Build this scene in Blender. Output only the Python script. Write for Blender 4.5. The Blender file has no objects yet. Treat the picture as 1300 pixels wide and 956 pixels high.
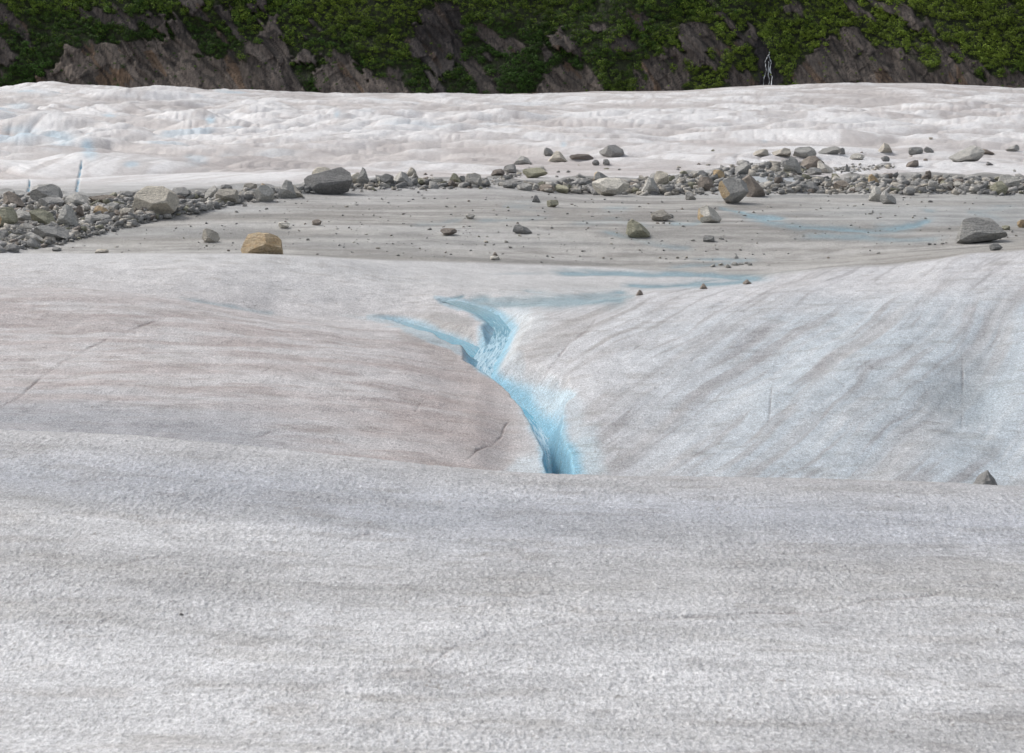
import bpy, bmesh, math, random
import numpy as np
from mathutils import Vector, Matrix, noise as mnoise

random.seed(7); rng = np.random.default_rng(7)
S = bpy.context.scene; COL = S.collection
F = 1300*80/36.0; V0 = 60.0; UC = 650.0        # focal length in reference pixels, horizon row, centre column

# ------------------------------------------------------------------ helpers
def tag(o, label=None, cat=None, group=None, kind=None):
    if label: o['label'] = label
    if cat: o['category'] = cat
    if group: o['group'] = group
    if kind: o['kind'] = kind
    return o
def link(name, me, parent=None):
    o = bpy.data.objects.new(name, me); COL.objects.link(o); o.parent = parent; return o

def _h(ix, iy, seed):
    h = (ix.astype(np.int64)*374761393 + iy.astype(np.int64)*668265263 + seed*974634777) & 0xffffffff
    h = ((h ^ (h >> 13))*1274126177) & 0xffffffff
    h = h ^ (h >> 16)
    return (h & 0xffff)/65535.0
def vn(x, y, seed=0):                             # smooth value noise -1..1
    ix = np.floor(x); iy = np.floor(y); fx = x-ix; fy = y-iy
    fx = fx*fx*fx*(fx*(fx*6-15)+10); fy = fy*fy*fy*(fy*(fy*6-15)+10)
    a = _h(ix, iy, seed); b = _h(ix+1, iy, seed); c = _h(ix, iy+1, seed); d = _h(ix+1, iy+1, seed)
    return ((a*(1-fx)+b*fx)*(1-fy)+(c*(1-fx)+d*fx)*fy)*2-1
def fbm(x, y, seed=0, oct=4, gain=.5):
    s = 0; a = 1; n = 0
    for k in range(oct):
        s = s+a*vn(x*2**k+17.3*k, y*2**k-9.1*k, seed+k*31); n += a; a *= gain
    return s/n
def billow(x, y, seed=0, oct=3, gain=.5):
    s = 0; a = 1; n = 0
    for k in range(oct):
        s = s+a*(1-2*np.abs(vn(x*2**k+5.3*k, y*2**k+3.1*k, seed+k*13))**.8); n += a; a *= gain
    return -s/n                                   # rounded tops, sharp valleys (positive = top)
def sst(e0, e1, x):
    t = np.clip((x-e0)/(e1-e0), 0, 1); return t*t*(3-2*t)
def pchip_slopes(x, y):                           # x (K,), y (K,N)
    h = np.diff(x)[:, None]; d = np.diff(y, axis=0)/h
    m = np.zeros_like(y); w1 = 2*h[1:]+h[:-1]; w2 = h[1:]+2*h[:-1]
    with np.errstate(divide='ignore', invalid='ignore'):
        mm = (w1+w2)/(w1/d[:-1]+w2/d[1:])
    mm[(d[:-1]*d[1:]) <= 0] = 0; m[1:-1] = np.nan_to_num(mm); m[0] = d[0]; m[-1] = d[-1]
    return m
def pchip(x, y, q):
    m = pchip_slopes(x, y); i = np.clip(np.searchsorted(x, q)-1, 0, len(x)-2)
    h = (x[i+1]-x[i])[:, None]; t = np.clip((q-x[i])[:, None]/h, 0, 1)
    return (y[i]*(2*t**3-3*t**2+1)+m[i]*h*(t**3-2*t**2+t)+y[i+1]*(-2*t**3+3*t**2)+m[i+1]*h*(t**3-t**2))
def curve(pts, q):                                # pchip through (u, value) pairs
    p = np.array(pts, float); return pchip(p[:, 0], p[:, 1:2], np.clip(q, p[0, 0], p[-1, 0]))[:, 0]
def polydist(px, py, pts, extra=None):            # distance, parameter, signed side to a polyline
    best = np.full(px.shape, 1e9); T = np.zeros(px.shape); side = np.zeros(px.shape)
    for i in range(len(pts)-1):
        ax, ay = pts[i][:2]; bx, by = pts[i+1][:2]; dx, dy = bx-ax, by-ay
        t = np.clip(((px-ax)*dx+(py-ay)*dy)/(dx*dx+dy*dy), 0, 1)
        d = np.hypot(px-ax-t*dx, py-ay-t*dy); k = d < best
        best = np.where(k, d, best); T = np.where(k, i+t, T)
        side = np.where(k, (px-ax)*dy-(py-ay)*dx, side)
    return best, T, side

def inpoly(u, v, poly):
    r = np.zeros(np.shape(u), bool); n = len(poly); j = n-1
    for i in range(n):
        xi, yi = poly[i]; xj, yj = poly[j]
        c = ((yi > v) != (yj > v)) & (u < (xj-xi)*(v-yi)/(yj-yi+1e-12)+xi); r ^= c; j = i
    return r

# ------------------------------------------------------------------ glacier surface: profiles near to far
UU = np.concatenate([np.geomspace(3200, 60, 70)[:-1]*-1-0, np.arange(-60, 1361, 1.5), 1360+np.geomspace(12, 3200, 70)])
UU = np.unique(UU)
def rows():
    out = [1.0]
    while out[-1] < 648:
        y = out[-1]
        flat = y*y/(9.5*F)*1.25
        if y < 20: st = .25+y*.01
        elif y < 46: st = max(flat, .05)
        elif y < 60: st = .35
        elif y < 108: st = .115
        elif y < 235: st = min(flat*.95, .45)
        else: st = 1.25
        out.append(y+st)
    return np.array(out)
YY = rows()
K = [  # (distance, [(u, row)...])
 (1, [(0, 60+1.75*F/1), (1300, 60+1.75*F/1)]),
 (5, [(0, 60+2.7*F/5), (1300, 60+2.7*F/5)]),
 (12, [(0, 60+4.6*F/12), (1300, 60+4.75*F/12)]),
 (22, [(0, 950), (650, 958), (1300, 962)]),
 (32, [(0, 716), (650, 744), (1300, 756)]),
 (40, [(0, 594), (300, 612), (650, 638), (1300, 650)]),
 (44.5, [(0, 547), (200, 556), (400, 575), (550, 590), (650, 598), (760, 602), (1000, 607), (1200, 613), (1300, 618)]),
 (50, [(0, 560), (650, 632), (1300, 640)]),
 (56, [(0, 568), (400, 600), (650, 650), (1300, 655)]),
 (62, [(0, 556), (300, 582), (500, 606), (650, 632), (1000, 642), (1300, 640)]),
 (70, [(0, 500), (300, 515), (500, 540), (600, 556), (650, 572), (760, 566), (1000, 562), (1300, 560)]),
 (80, [(0, 432), (300, 446), (500, 468), (590, 488), (650, 495), (760, 478), (1000, 462), (1300, 452)]),
 (93, [(0, 361), (100, 366), (200, 376), (280, 388), (370, 404), (480, 416), (600, 420), (700, 402), (850, 392), (1000, 378), (1300, 360)]),
 (97, [(0, 365), (200, 380), (280, 392), (370, 408), (480, 412), (600, 408), (700, 391), (850, 377), (1000, 362), (1300, 340)]),
 (100.5, [(0, 350), (200, 362), (280, 370), (370, 385), (480, 394), (600, 392), (700, 384), (850, 371), (1000, 355), (1300, 326)]),
 (105, [(0, 334), (250, 338), (400, 353), (520, 368), (600, 372), (700, 376), (790, 381), (870, 366), (960, 350), (1100, 334), (1300, 317)]),
 (113, [(0, 322), (250, 321), (400, 325), (520, 341), (600, 351), (650, 355), (790, 363), (900, 366), (960, 362), (1100, 348), (1300, 330)]),
 (122, [(0, 325), (250, 325), (400, 328), (520, 331), (620, 336), (790, 344), (960, 344), (1100, 334), (1300, 316)]),
 (136, [(0, 292), (400, 286), (650, 289), (1300, 290)]),
 (152, [(0, 268), (400, 252), (600, 252), (760, 260), (1300, 262)]),
 (166, [(0, 252), (200, 247), (420, 236), (620, 235), (760, 245), (1300, 246)]),
 (180, [(0, 243), (200, 240), (420, 236), (620, 233), (760, 233), (1300, 234)]),
 (205, [(0, 226), (420, 216), (620, 214), (760, 214), (1000, 214), (1300, 217)]),
 (250, [(0, 196), (650, 190), (1300, 190)]),
 (330, [(0, 160), (650, 163), (1300, 158)]),
 (450, [(0, 133), (650, 138), (1300, 132)]),
 (600, [(0, 112), (70, 107.5), (180, 114), (300, 117), (430, 120), (520, 121.5), (600, 121), (700, 119.5), (780, 117), (860, 115), (930, 111), (1030, 106.5), (1080, 105), (1150, 105), (1220, 109), (1300, 113)]),
 (650, [(0, 150), (1300, 150)]),
]
Yk = np.array([k[0] for k in K], float)
VK = np.array([curve(k[1], UU) for k in K])
VV = pchip(-1/Yk, VK, -1/YY)                       # rows x columns
U2, Y2 = np.meshgrid(UU, YY)
X2 = (U2-UC)/F*Y2
Z2 = -(VV-V0)/F*Y2
def wz(u, v, z):                                  # a pixel of the design sheet and a level -> plan point
    y = -z*F/(v-V0); return ((u-UC)/F*y, y, z)
# --- undulation
Z2 += .05*fbm(X2*.35, Y2*.25, 3)*sst(4, 20, Y2)*(1-sst(48, 60, Y2)) 
mid = sst(58, 68, Y2)*(1-sst(108, 118, Y2))
Z2 += mid*.10*fbm(X2*.35, Y2*.12, 5)
# runnels on the right mound, drawn down toward the gully
rm = mid*sst(720, 900, U2)
Z2 += rm*(.06*fbm((X2-.42*Y2+.5*fbm(X2*.2, Y2*.1, 7, 2))*.8, Y2*.05, 8, 4)+.22*fbm((X2-.42*Y2)*.2, Y2*.06, 10, 2))
Z2 -= mid*.3*np.exp(-((X2-.2*Y2-.6)/1.3)**2-((Y2-76)/7)**2)
lm = mid*(1-sst(560, 650, U2))
Z2 += lm*.05*fbm((X2+Y2*.9)*.16, (Y2-.5*X2)*.9, 9, 3)
pl = sst(112, 124, Y2)*(1-sst(200, 230, Y2))
Z2 += pl*.13*fbm(X2*.13, Y2*.22, 12, 3)
cr = sst(6, 14, Y2)*(1-sst(104, 110, Y2))*(.72-.44*sst(46, 56, Y2))*(.75+.5*fbm(X2*.5, Y2*.4, 144, 2)); sc_ = np.clip(Y2/32, .8, 2.6)
Z2 += cr*(.011*vn(X2*34, Y2*11, 141)*(1-.6*sst(50, 60, Y2))+.010*np.sqrt(sc_)*vn(X2*15+3, Y2*5.5, 142)+.014*sc_*fbm(X2*5, Y2*2.3, 143, 2))
far = sst(187, 228, Y2)*(1-sst(575, 600, Y2))
wx = X2+9*fbm(X2*.02, Y2*.016, 41, 2); wy = Y2+14*fbm(X2*.018, Y2*.015, 42, 2)
amp = (1.35+1.35*(1-sst(250, 760, U2)))*sst(186, 250, Y2)*(.65+.35*sst(240, 340, Y2))*(1-.62*sst(400, 540, Y2))+.2
HM = billow(wx*.026+wy*.014, wy*.034, 21, 3, .45)
HM = HM+.6*billow(wx*.05-wy*.03, wy*.07, 22, 2, .5)
HS = billow((wx+.7*wy)*.13+.8*HM, wy*.028, 25, 3, .6); HT = billow((X2-.45*wy)*.34+1.2*HM, wy*.03, 28, 3, .6)
HL = fbm(X2*.012+.3, Y2*.02, 27, 2)
Z2 += far*(amp*1.0*HM+.36*HS*(.5+.5*amp)+.16*HT*(.6+.4*amp)*sst(0, .5, .6+fbm(X2*.03, Y2*.02, 29, 2))+.9*HL)
edge = sst(560, 590, Y2)*(1-sst(612, 640, Y2))
Z2 += edge*(.35*billow(X2*.05, Y2*.02, 31, 3)+.12)
# --- melt stream gully
MAIN = [(722, 720, -14.4), (708, 640, -14.0), (698, 606, -13.7), (694, 586, -13.57), (684, 558, -13.37), (664, 527, -13.0), (634, 502, -12.75), (612, 482, -12.45),
        (616, 462, -12.25), (630, 440, -12.1), (638, 418, -11.93), (622, 401, -11.74), (601, 392, -11.58), (586, 386, -11.48), (573, 382, -11.41), (558, 380, -11.39)]
SIDE = [(500, 407, -11.94), (512, 409, -11.96), (534, 417, -11.99), (560, 427, -12.03), (590, 440, -12.15), (610, 456, -12.27)]
MW = [wz(*p) for p in MAIN]; SW = [wz(*p) for p in SIDE]
def halfw(T, ws): return np.interp(T, np.arange(len(ws)), ws)
MHW = [.05, .05, .08, .18, .34, .36, .32, .36, .38, .38, .38, .42, .40, .25, .14, .1]
SHW = [.1, .2, .35, .55, .6, .4]
wob = fbm(X2*1.3, Y2*.6, 51, 3)*.16
def smin(a, b, k):
    h = np.clip(.5+.5*(b-a)/k, 0, 1); return b*(1-h)+a*h-k*h*(1-h)
rowsel = (YY > 56) & (YY < 112)
def carve(path, hws, sl, sr, depth=.14):
    global Z2
    x, y, z = X2[rowsel], Y2[rowsel], Z2[rowsel]
    d, T, side = polydist(x, y, path)
    zw = np.interp(T, np.arange(len(path)), [p[2] for p in path]); hw = halfw(T, hws)
    dd = np.maximum(0, d-hw+wob[rowsel]*np.clip(d, 0, 1))
    slope = np.where(side < 0, halfw(T, sl), halfw(T, sr))
    g = zw-depth*(1-np.clip(d/np.maximum(hw, .01), 0, 1)**2)+slope*dd**1.15+.12*dd**2
    Z2[rowsel] = smin(z, g, np.where(side < 0, np.interp(T, [8, 11], [.10, .26]), np.interp(T, [3, 5], [.08, .26])))
    return d, T, side, hw, z-Z2[rowsel]
n = len(MAIN)
dM, TM, sM, hM, cM = carve(MW, MHW, [4.5, 4.5, 4.5, 4.5, 4, 3, 2.6, 2.6]+[1.2]*3+[.8]*5, [8, 8, 7, 4.5, 1.5, 1.0, 1.1, 1.2]+[1.0]*3+[.8]*5)
dS, TS, sS, hS, cS = carve(SW, SHW, [.2, .3, .5, .6, .6, .8], [.2, .4, .5, .6, .6, .8])

def project(x, y, z): return UC+x/y*F, V0-z/y*F
UP, VP = project(X2, Y2, Z2)

# shallow melt channels on the plain (pixels of the design sheet): list, width, strength
CH = [
 ([(590, 386), (640, 386), (700, 384), (760, 382), (800, 378)], 6.5, 1.1),
 ([(556, 384), (575, 380), (592, 376)], 2.2, .9), ([(598, 392), (640, 399), (650, 410)], 4, .8),
 ([(662, 370), (700, 370.5)], 2.0, 1.3), ([(500, 403), (470, 401)], 2, .5),
 ([(700, 346), (760, 347), (840, 348), (900, 350), (980, 355)], 3.2, 1.3), ([(790, 364), (850, 361), (910, 359), (965, 354)], 3.2, 1.4),
 ([(620, 348), (700, 347)], 1.6, .35), ([(840, 340), (900, 336), (970, 328)], 2.2, .6), ([(870, 329), (970, 330)], 1.5, .7),
 ([(760, 295), (800, 300), (850, 314), (880, 316)], 3.0, .55), ([(912, 259), (920, 264), (935, 270), (950, 272)], 3.6, .9),
 ([(845, 284), (880, 284), (893, 281)], 2.4, .7), ([(935, 272), (1000, 284), (1050, 290), (1100, 293), (1160, 288), (1185, 278)], 4.2, 1.1),
 ([(1010, 300), (1090, 302), (1150, 305), (1200, 301)], 4, .65), ([(590, 278), (560, 283), (520, 285)], 2.4, .4),
 ([(700, 275), (650, 278), (600, 282)], 2.4, .4), ([(720, 285), (780, 280), (830, 288)], 3, .35), ([(1170, 266), (1190, 268)], 2, .7),
 ([(1290, 262), (1230, 270), (1280, 280)], 2.5, .3), ([(230, 380), (290, 389), (330, 396), (350, 398)], 2.4, .5),
 ([(0, 545), (60, 548), (130, 554)], 3.5, .25), ([(690, 258), (640, 262), (700, 266)], 3, .3), ([(760, 268), (810, 262)], 3, .35),
]
CR = [  # cracks: pixels, width, strength
 ([(-10, 520), (20, 508), (45, 486), (80, 459), (115, 442), (150, 424), (180, 414), (215, 402)], 1.5, .8), ([(300, 565), (345, 548), (395, 540)], 1.3, .6),
 ([(330, 475), (350, 464), (372, 450)], 1.0, .4), ([(466, 495), (480, 478), (492, 465), (515, 455)], .9, .4), ([(525, 528), (535, 510), (550, 497)], 1.0, .7),
 ([(590, 586), (605, 572), (622, 566), (636, 556), (640, 543), (648, 532)], 1.3, 1.), ([(758, 405), (745, 420), (722, 437), (708, 455), (695, 472), (686, 490), (680, 512)], 1.2, .9),
 ([(976, 540), (979, 500), (986, 455)], 1.0, .6), ([(1221, 545), (1222, 500), (1222, 455)], 1.3, .8), ([(1028, 460), (1050, 474), (1080, 496), (1105, 510)], 1., .35),
 ([(870, 480), (880, 455), (905, 445), (950, 438)], 1., .4), ([(1120, 520), (1150, 536), (1180, 510), (1170, 480)], 1.4, .3), ([(790, 452), (830, 430), (870, 415)], .9, .5),
 ([(1045, 410), (1060, 398)], 1.4, .6), ([(1140, 420), (1160, 410)], 1.2, .5), ([(752, 590), (765, 570), (790, 552)], 1.2, .4),
 ([(0, 748), (60, 735), (130, 722), (190, 708), (300, 702)], 1.3, .4), ([(420, 685), (500, 674), (560, 672)], 1.2, .35), ([(60, 792), (130, 790), (160, 772)], 1.3, .35),
 ([(540, 850), (570, 825), (620, 806), (650, 800)], 1.5, .35), ([(655, 802), (720, 790), (850, 785), (950, 779), (1040, 778), (1100, 762), (1170, 757), (1240, 745)], 1.5, .42),
 ([(590, 858), (640, 850)], 1.4, .4), ([(1240, 866), (1300, 850)], 1.4, .35), ([(70, 616), (110, 608), (160, 610)], 1.3, .35), ([(80, 862), (140, 842), (190, 838)], 1.4, .3),
]
def paint(lst, uu, vv, ww):
    m = np.zeros(uu.shape)
    for pts, w, s in lst:
        a = np.array(pts); k = (uu > a[:, 0].min()-15) & (uu < a[:, 0].max()+15) & (vv > a[:, 1].min()-15) & (vv < a[:, 1].max()+15)
        if not k.any(): continue
        jit = ww[k]
        d, T, _ = polydist(uu[k], vv[k]+jit*w*.9, pts)
        ends = sst(0, .35, T)*(1-sst(len(pts)-1.35, len(pts)-1, T))*.8+.2
        m[k] = np.maximum(m[k], s*ends*np.exp(-(d/w)**2)*(.72+.35*ww[k]))
    return m
wn = fbm(X2*.55, Y2*.3, 61, 3)*1.6
chan = paint(CH, UP, VP, wn)*sst(86, 94, Y2)*(1-sst(240, 260, Y2))
wn2 = fbm(X2*3.0, Y2*1.3, 62, 3)*2.0
crack = paint(CR, UP, VP, wn2)*(1-sst(106, 112, Y2))*np.clip(.6+.9*fbm(X2*1.7, Y2*.5, 63, 2), .12, 1.2)*(1+.25*(Y2 < 47))
Z2 -= .05*chan*np.clip(Y2/100, .8, 2)+.05*np.clip(crack, 0, 1)

# ------------------------------------------------------------------ surface colour (dirt, algae, bare blue ice): albedo, with some shade and highlight painted in
def C(*c): return np.array(c, float)
col = np.zeros(Z2.shape+(3,))+C(.56, .56, .565)
def blend(mask, c):
    global col
    m = np.clip(mask, 0, 1)[..., None]; col = col*(1-m)+C(*c)*m
fg = 1-sst(47, 54, Y2)
band = fbm(X2*.08+Y2*.02, Y2*.34, 71, 4)
band2 = fbm((X2-.35*Y2)*.25, (Y2+.25*X2)*1.1, 72, 4)
blend(fg*sst(-.1, .5, band)*.85, (.43, .425, .42)); blend(fg*sst(.0, .6, -band)*.8, (.67, .67, .675)); blend(fg*sst(-.1, .5, fbm(X2*.35+.2*Y2, Y2*1.3, 74, 4))*.35, (.40, .40, .405))
blend(fg*sst(.1, .7, band2)*.45, (.42, .41, .39))
f5 = Y2+3*fbm(X2*.12, Y2*.2, 73, 3); blend(fg*sst(34, 39, f5)*(1-sst(39, 45, f5))*.55, (.44, .47, .53)); blend(fg*sst(40, 43, Y2)*.4, (.45, .44, .44))
midc = sst(50, 56, Y2)*(1-sst(106, 113, Y2))
# left lobe: rusty pink algae and dirt in streaks
L = midc*(1-sst(600, 700, UP))
st1 = fbm((X2+Y2*.45)*.22, (Y2-.22*X2)*.85, 75, 4); st2 = fbm((X2+Y2*.8)*.5, (Y2-.3*X2)*2.0, 76, 4)
blend(L, (.585, .565, .56))
lowL = 1-sst(86, 97, Y2)
blend(L*lowL*sst(-.3, .5, st1)*.75, (.46, .405, .39)); blend(L*lowL*sst(.0, .6, st2)*.6, (.41, .345, .325))
blend(L*sst(440, 620, UP)*lowL*.45, (.44, .37, .345)); blend(L*(1-sst(63, 74, Y2+2*st1))*sst(-1.2, .1, -st1)*.85*(1-sst(250, 500, UP)), (.35, .365, .395)); blend(fg*sst(41.8, 44.3, Y2)*(1-sst(350, 700, UP))*.5, (.64, .64, .645))  # shade painted behind the near crest, and a light rim painted along it
blend(L*sst(93, 97, Y2)*sst(.1, .7, st1)*.25, (.47, .47, .48)); blend(L*sst(98, 104, Y2)*.5, (.66, .655, .65))
# right mound: paler, bare bluish ice low down, dirt threads down the fall line
Rm = midc*sst(640, 760, UP)
fl = (X2-.42*Y2+.5*fbm(X2*.2, Y2*.1, 7, 2)); st3 = fbm(fl*.9, Y2*.06, 77, 4); st4 = fbm(fl*2.6+fbm(X2*.4, Y2*.2, 79)*.8, Y2*.14, 78, 4)
blend(Rm, (.60, .60, .61))
blue_r = Rm*(1-sst(84, 96, Y2+6*fbm(X2*.25, Y2*.2, 80)))*sst(700, 1000, UP)
blend(blue_r*.8, (.50, .565, .61)); blend(Rm*sst(.0, .6, st3)*.65, (.43, .415, .41)); blend(Rm*sst(.05, .55, st4)*.7, (.38, .37, .375))
blend(Rm*sst(.1, .7, -st4)*.35, (.68, .69, .70))
blend(Rm*(1-sst(760, 900, UP))*sst(80, 86, Y2)*sst(-.4, .5, st4)*.6, (.42, .40, .385))
pr = Rm*np.exp(-((UP-1225)/60)**2-((VP-500)/50)**2); blend(pr*.4, (.40, .48, .52))
# plain of dirty ice
vB = curve([(0, 322), (300, 322), (430, 327), (520, 331), (640, 335), (760, 339), (860, 345), (960, 352), (1100, 360), (1300, 360)], UU)[None, :]
P = sst(-1.5, 2.5, vB-VP+2*fbm(X2*.1, Y2*.2, 84))*sst(102, 105, Y2)*(1-sst(184, 200, Y2))
blend(sst(104, 108, Y2)*(1-P)*(Y2 < 130), (.585, .58, .575))
blend((1-P)*(Y2 < 130)*sst(97, 100, Y2)*sst(640, 720, UP)*(1-sst(870, 960, UP))*sst(-.3, .5, fbm(X2*.06, Y2*.25, 89, 3))*.6, (.45, .45, .44))
ps = fbm(X2*.045, Y2*.22, 81, 4); ps2 = fbm(X2*.12, Y2*.7, 82, 4); ps3 = fbm(X2*.03, Y2*.09, 83, 3)
ps4 = fbm(X2*.3+Y2*.2, Y2*1.6, 90, 3)
blend(P, (.45, .435, .405)); blend(P*sst(-.1, .5, ps)*.85, (.285, .27, .245)); blend(P*sst(.0, .5, ps2)*.75, (.235, .228, .213)); blend(P*sst(.1, .55, fbm(X2*.09+.1*Y2, Y2*.35, 114, 4))*.5, (.215, .21, .20)); blend(P*sst(.05, .5, -ps2)*.6, (.52, .51, .49)); blend(P*sst(.1, .5, ps4)*.6, (.24, .225, .205))
blend(P*sst(.0, .6, ps3)*.35, (.40, .435, .45)); blend(P*sst(140, 162, Y2)*.5*(1-sst(500, 900, UP)), (.47, .47, .47))
blend(P*(1-sst(112, 130, Y2))*sst(960, 1150, UP)*.75, (.28, .26, .23)); blend(P*(1-sst(112, 130, Y2))*(1-sst(560, 640, UP))*.3, (.33, .32, .30))
blend(midc*sst(97, 101, Y2)*np.exp(-((VP-340)/8)**2)*sst(520, 600, UP)*(1-sst(800, 900, UP))*.7, (.62, .62, .62))
blend(P*np.exp(-((VP-366)/6)**2-((UP-760)/140)**2)*.7, (.60, .60, .59))
blend(P*np.exp(-((VP-353)/4)**2-((UP-840)/120)**2)*.8, (.66, .66, .66))
# white glacier beyond
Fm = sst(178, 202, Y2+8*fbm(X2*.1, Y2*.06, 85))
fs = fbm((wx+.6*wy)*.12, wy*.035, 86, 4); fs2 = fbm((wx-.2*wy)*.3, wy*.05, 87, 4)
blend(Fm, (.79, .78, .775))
blend(Fm*sst(-.1, .6, -HM+.6*fs)*.75, (.51, .465, .44)); blend(Fm*sst(.05, .5, fs)*.45, (.58, .54, .52)); blend(Fm*sst(.05, .5, fs2)*.6, (.50, .46, .44)); blend(Fm*sst(.0, .6, -HS)*.6*sst(-.4, .3, fs), (.46, .41, .39)); blend(Fm*sst(.1, .7, -HT)*.45, (.48, .44, .425))  # brown dirt tint, deepened in hollows to put relief shade into the colour
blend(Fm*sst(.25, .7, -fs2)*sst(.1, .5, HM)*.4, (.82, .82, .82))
bl = fbm(X2*.07, Y2*.05, 88, 3)
blend(Fm*sst(.38, .62, bl)*sst(230, 300, Y2)*(1-sst(300, 800, UP))*.6, (.50, .62, .70))
ew = fbm(X2*.12, Y2*.06, 94, 4)
for (cu, cv, ru, rv, s) in [(75, 176, 22, 12, .6), (112, 188, 9, 10, .9), (30, 165, 20, 6, .5), (165, 207, 10, 4, .8), (268, 152, 6, 4, .8), (250, 205, 14, 6, .45), (140, 147, 8, 3, .6), (716, 183, 4, 3, .5), (25, 133, 15, 5, .3), (40, 118, 22, 6, .25), (428, 143, 4, 4, .5), (970, 180, 5, 2, .5)]:
    blend(Fm*np.exp(-((((UP-cu)/ru+1.1*ew)**2+((VP-cv)/rv+.9*fs)**2))**1.5)*s*(.75+.8*ew), (.42, .63, .76))
for pts in ([(38, 228), (37, 238), (34, 250)], [(104, 205), (101, 222), (98, 238), (97, 250)]):
    k = (UP < 130) & (VP > 200) & (VP < 255) & (Y2 > 170)
    d, T, _ = polydist(UP, VP, pts); m = np.exp(-((d+.9*ew)/(.5+.45*T))**2)*k*(.75+1.2*fbm(X2*.5, Y2*.4, 99, 2)); blend(m*.85, (.10, .42, .62)); Z2 -= .3*m
# melt channels, cracks and the clean walls of the gully
blend(chan*1.15, (.23, .34, .385)); blend(np.clip(chan-.55, 0, 1)*1.6, (.28, .39, .44)); blend(crack, (.20, .16, .15))
cc = np.zeros(Z2.shape); cc2 = cc.copy(); sd = cc.copy(); tt = cc.copy()-1; hh = cc.copy()
cc[rowsel] = dM; cc2[rowsel] = dS; sd[rowsel] = sM; tt[rowsel] = TM
inr = np.zeros(Z2.shape); inr[rowsel] = 1; hwm = np.zeros(Z2.shape); hwm[rowsel] = hM
wall = np.zeros(Z2.shape); wall[rowsel] = np.clip(cM/.5, 0, 1)
gn = fbm(X2*.8, Y2*.35, 91, 3)
lim = 1.25+.6*gn
mR = inr*(1-sst(lim*.8, lim*1.15, cc))*(sd >= 0)*(1-sst(10.5, 12.5, tt))*sst(58, 62, Y2)
mLft = inr*(1-sst(.45, .95, cc+.3*gn))*(sd < 0)*(1-sst(10.5, 12.5, tt))
def ppoly(pts, soft, amp_):
    u_, v_ = UP[rowsel], VP[rowsel]; d, _, _ = polydist(u_, v_, pts+[pts[0]]); ins = inpoly(u_, v_, pts)
    out = np.zeros(Z2.shape); out[rowsel] = sst(-soft, soft, np.where(ins, d, -d)+amp_*fbm(X2[rowsel]*1.1, Y2[rowsel]*.45, 92, 4)); return out
blend(mR*.6, (.56, .63, .67)); cw = np.zeros(Z2.shape); cw[rowsel] = np.clip(cM/.12, 0, 1); rt = cw*(sd >= 0); blend(rt*ppoly([(596, 470), (640, 478), (690, 492), (738, 496), (746, 524), (722, 566), (697, 602), (640, 540), (600, 500)], 5, 9)*.95, (.58, .70, .76))
blend(ppoly([(700, 602), (725, 566), (750, 560), (780, 606)], 8, 14)*.5, (.52, .64, .69)); blend(ppoly([(655, 580), (680, 572), (705, 604), (640, 610)], 6, 8)*.6, (.58, .66, .70))
blend(cw*(sd < 0)*ppoly([(560, 450), (600, 458), (625, 500), (600, 505), (574, 480)], 5, 9)*.85, (.72, .77, .80)); blend(ppoly([(652, 398), (690, 394), (700, 410), (655, 450), (640, 470), (642, 420)], 6, 8)*.6, (.66, .70, .72))
blend(ppoly([(520, 400), (575, 396), (600, 410), (596, 430), (560, 418)], 4, 8)*.65, (.36, .35, .34)); blend(ppoly([(505, 420), (545, 432), (590, 452), (570, 466), (520, 440)], 4, 8)*.55, (.38, .34, .32))
blend(ppoly([(655, 408), (700, 396), (745, 404), (700, 440), (655, 468)], 8, 14)*.3, (.40, .385, .37))
blend(mLft*.4, (.60, .66, .70))
for pts, sf, am, st_, cl in [([(588, 383), (630, 378), (700, 372), (790, 371), (805, 377), (720, 384), (660, 391), (605, 391)], 2.5, 5, .75, (.34, .43, .465)),
  ([(552, 377), (585, 380), (640, 397), (658, 416), (632, 422), (600, 402), (570, 390)], 2.5, 5, .7, (.34, .50, .58)), ([(465, 399), (500, 402), (545, 412), (600, 436), (612, 458), (585, 452), (540, 432), (500, 414), (465, 406)], 2.5, 5, .6, (.40, .53, .59)),
  ([(430, 400), (520, 404), (540, 412), (480, 410)], 3, 4, .35, (.5, .6, .65)), ([(600, 372), (700, 364), (800, 366), (760, 371), (660, 377)], 2, 4, .6, (.60, .61, .61))]:
    blend(ppoly(pts, sf, am)*st_, cl)
deep = inr*(1-sst(.25, .7, cc-hwm*.6+.25*gn))*(1-sst(11, 13, tt)); blend(deep*.85*(1-.45*sst(8.5, 10.5, tt)), (.24, .54, .70))
blend(inr*(1-sst(.25, .8, cc2+.2*gn))*.8, (.30, .47, .56))
blend(inr*np.exp(-((cc2-.95)/.2)**2)*(1-sst(2.5, 4, np.where(rowsel[:, None], 0, 0)))*.15, (.3, .27, .25))
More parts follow.
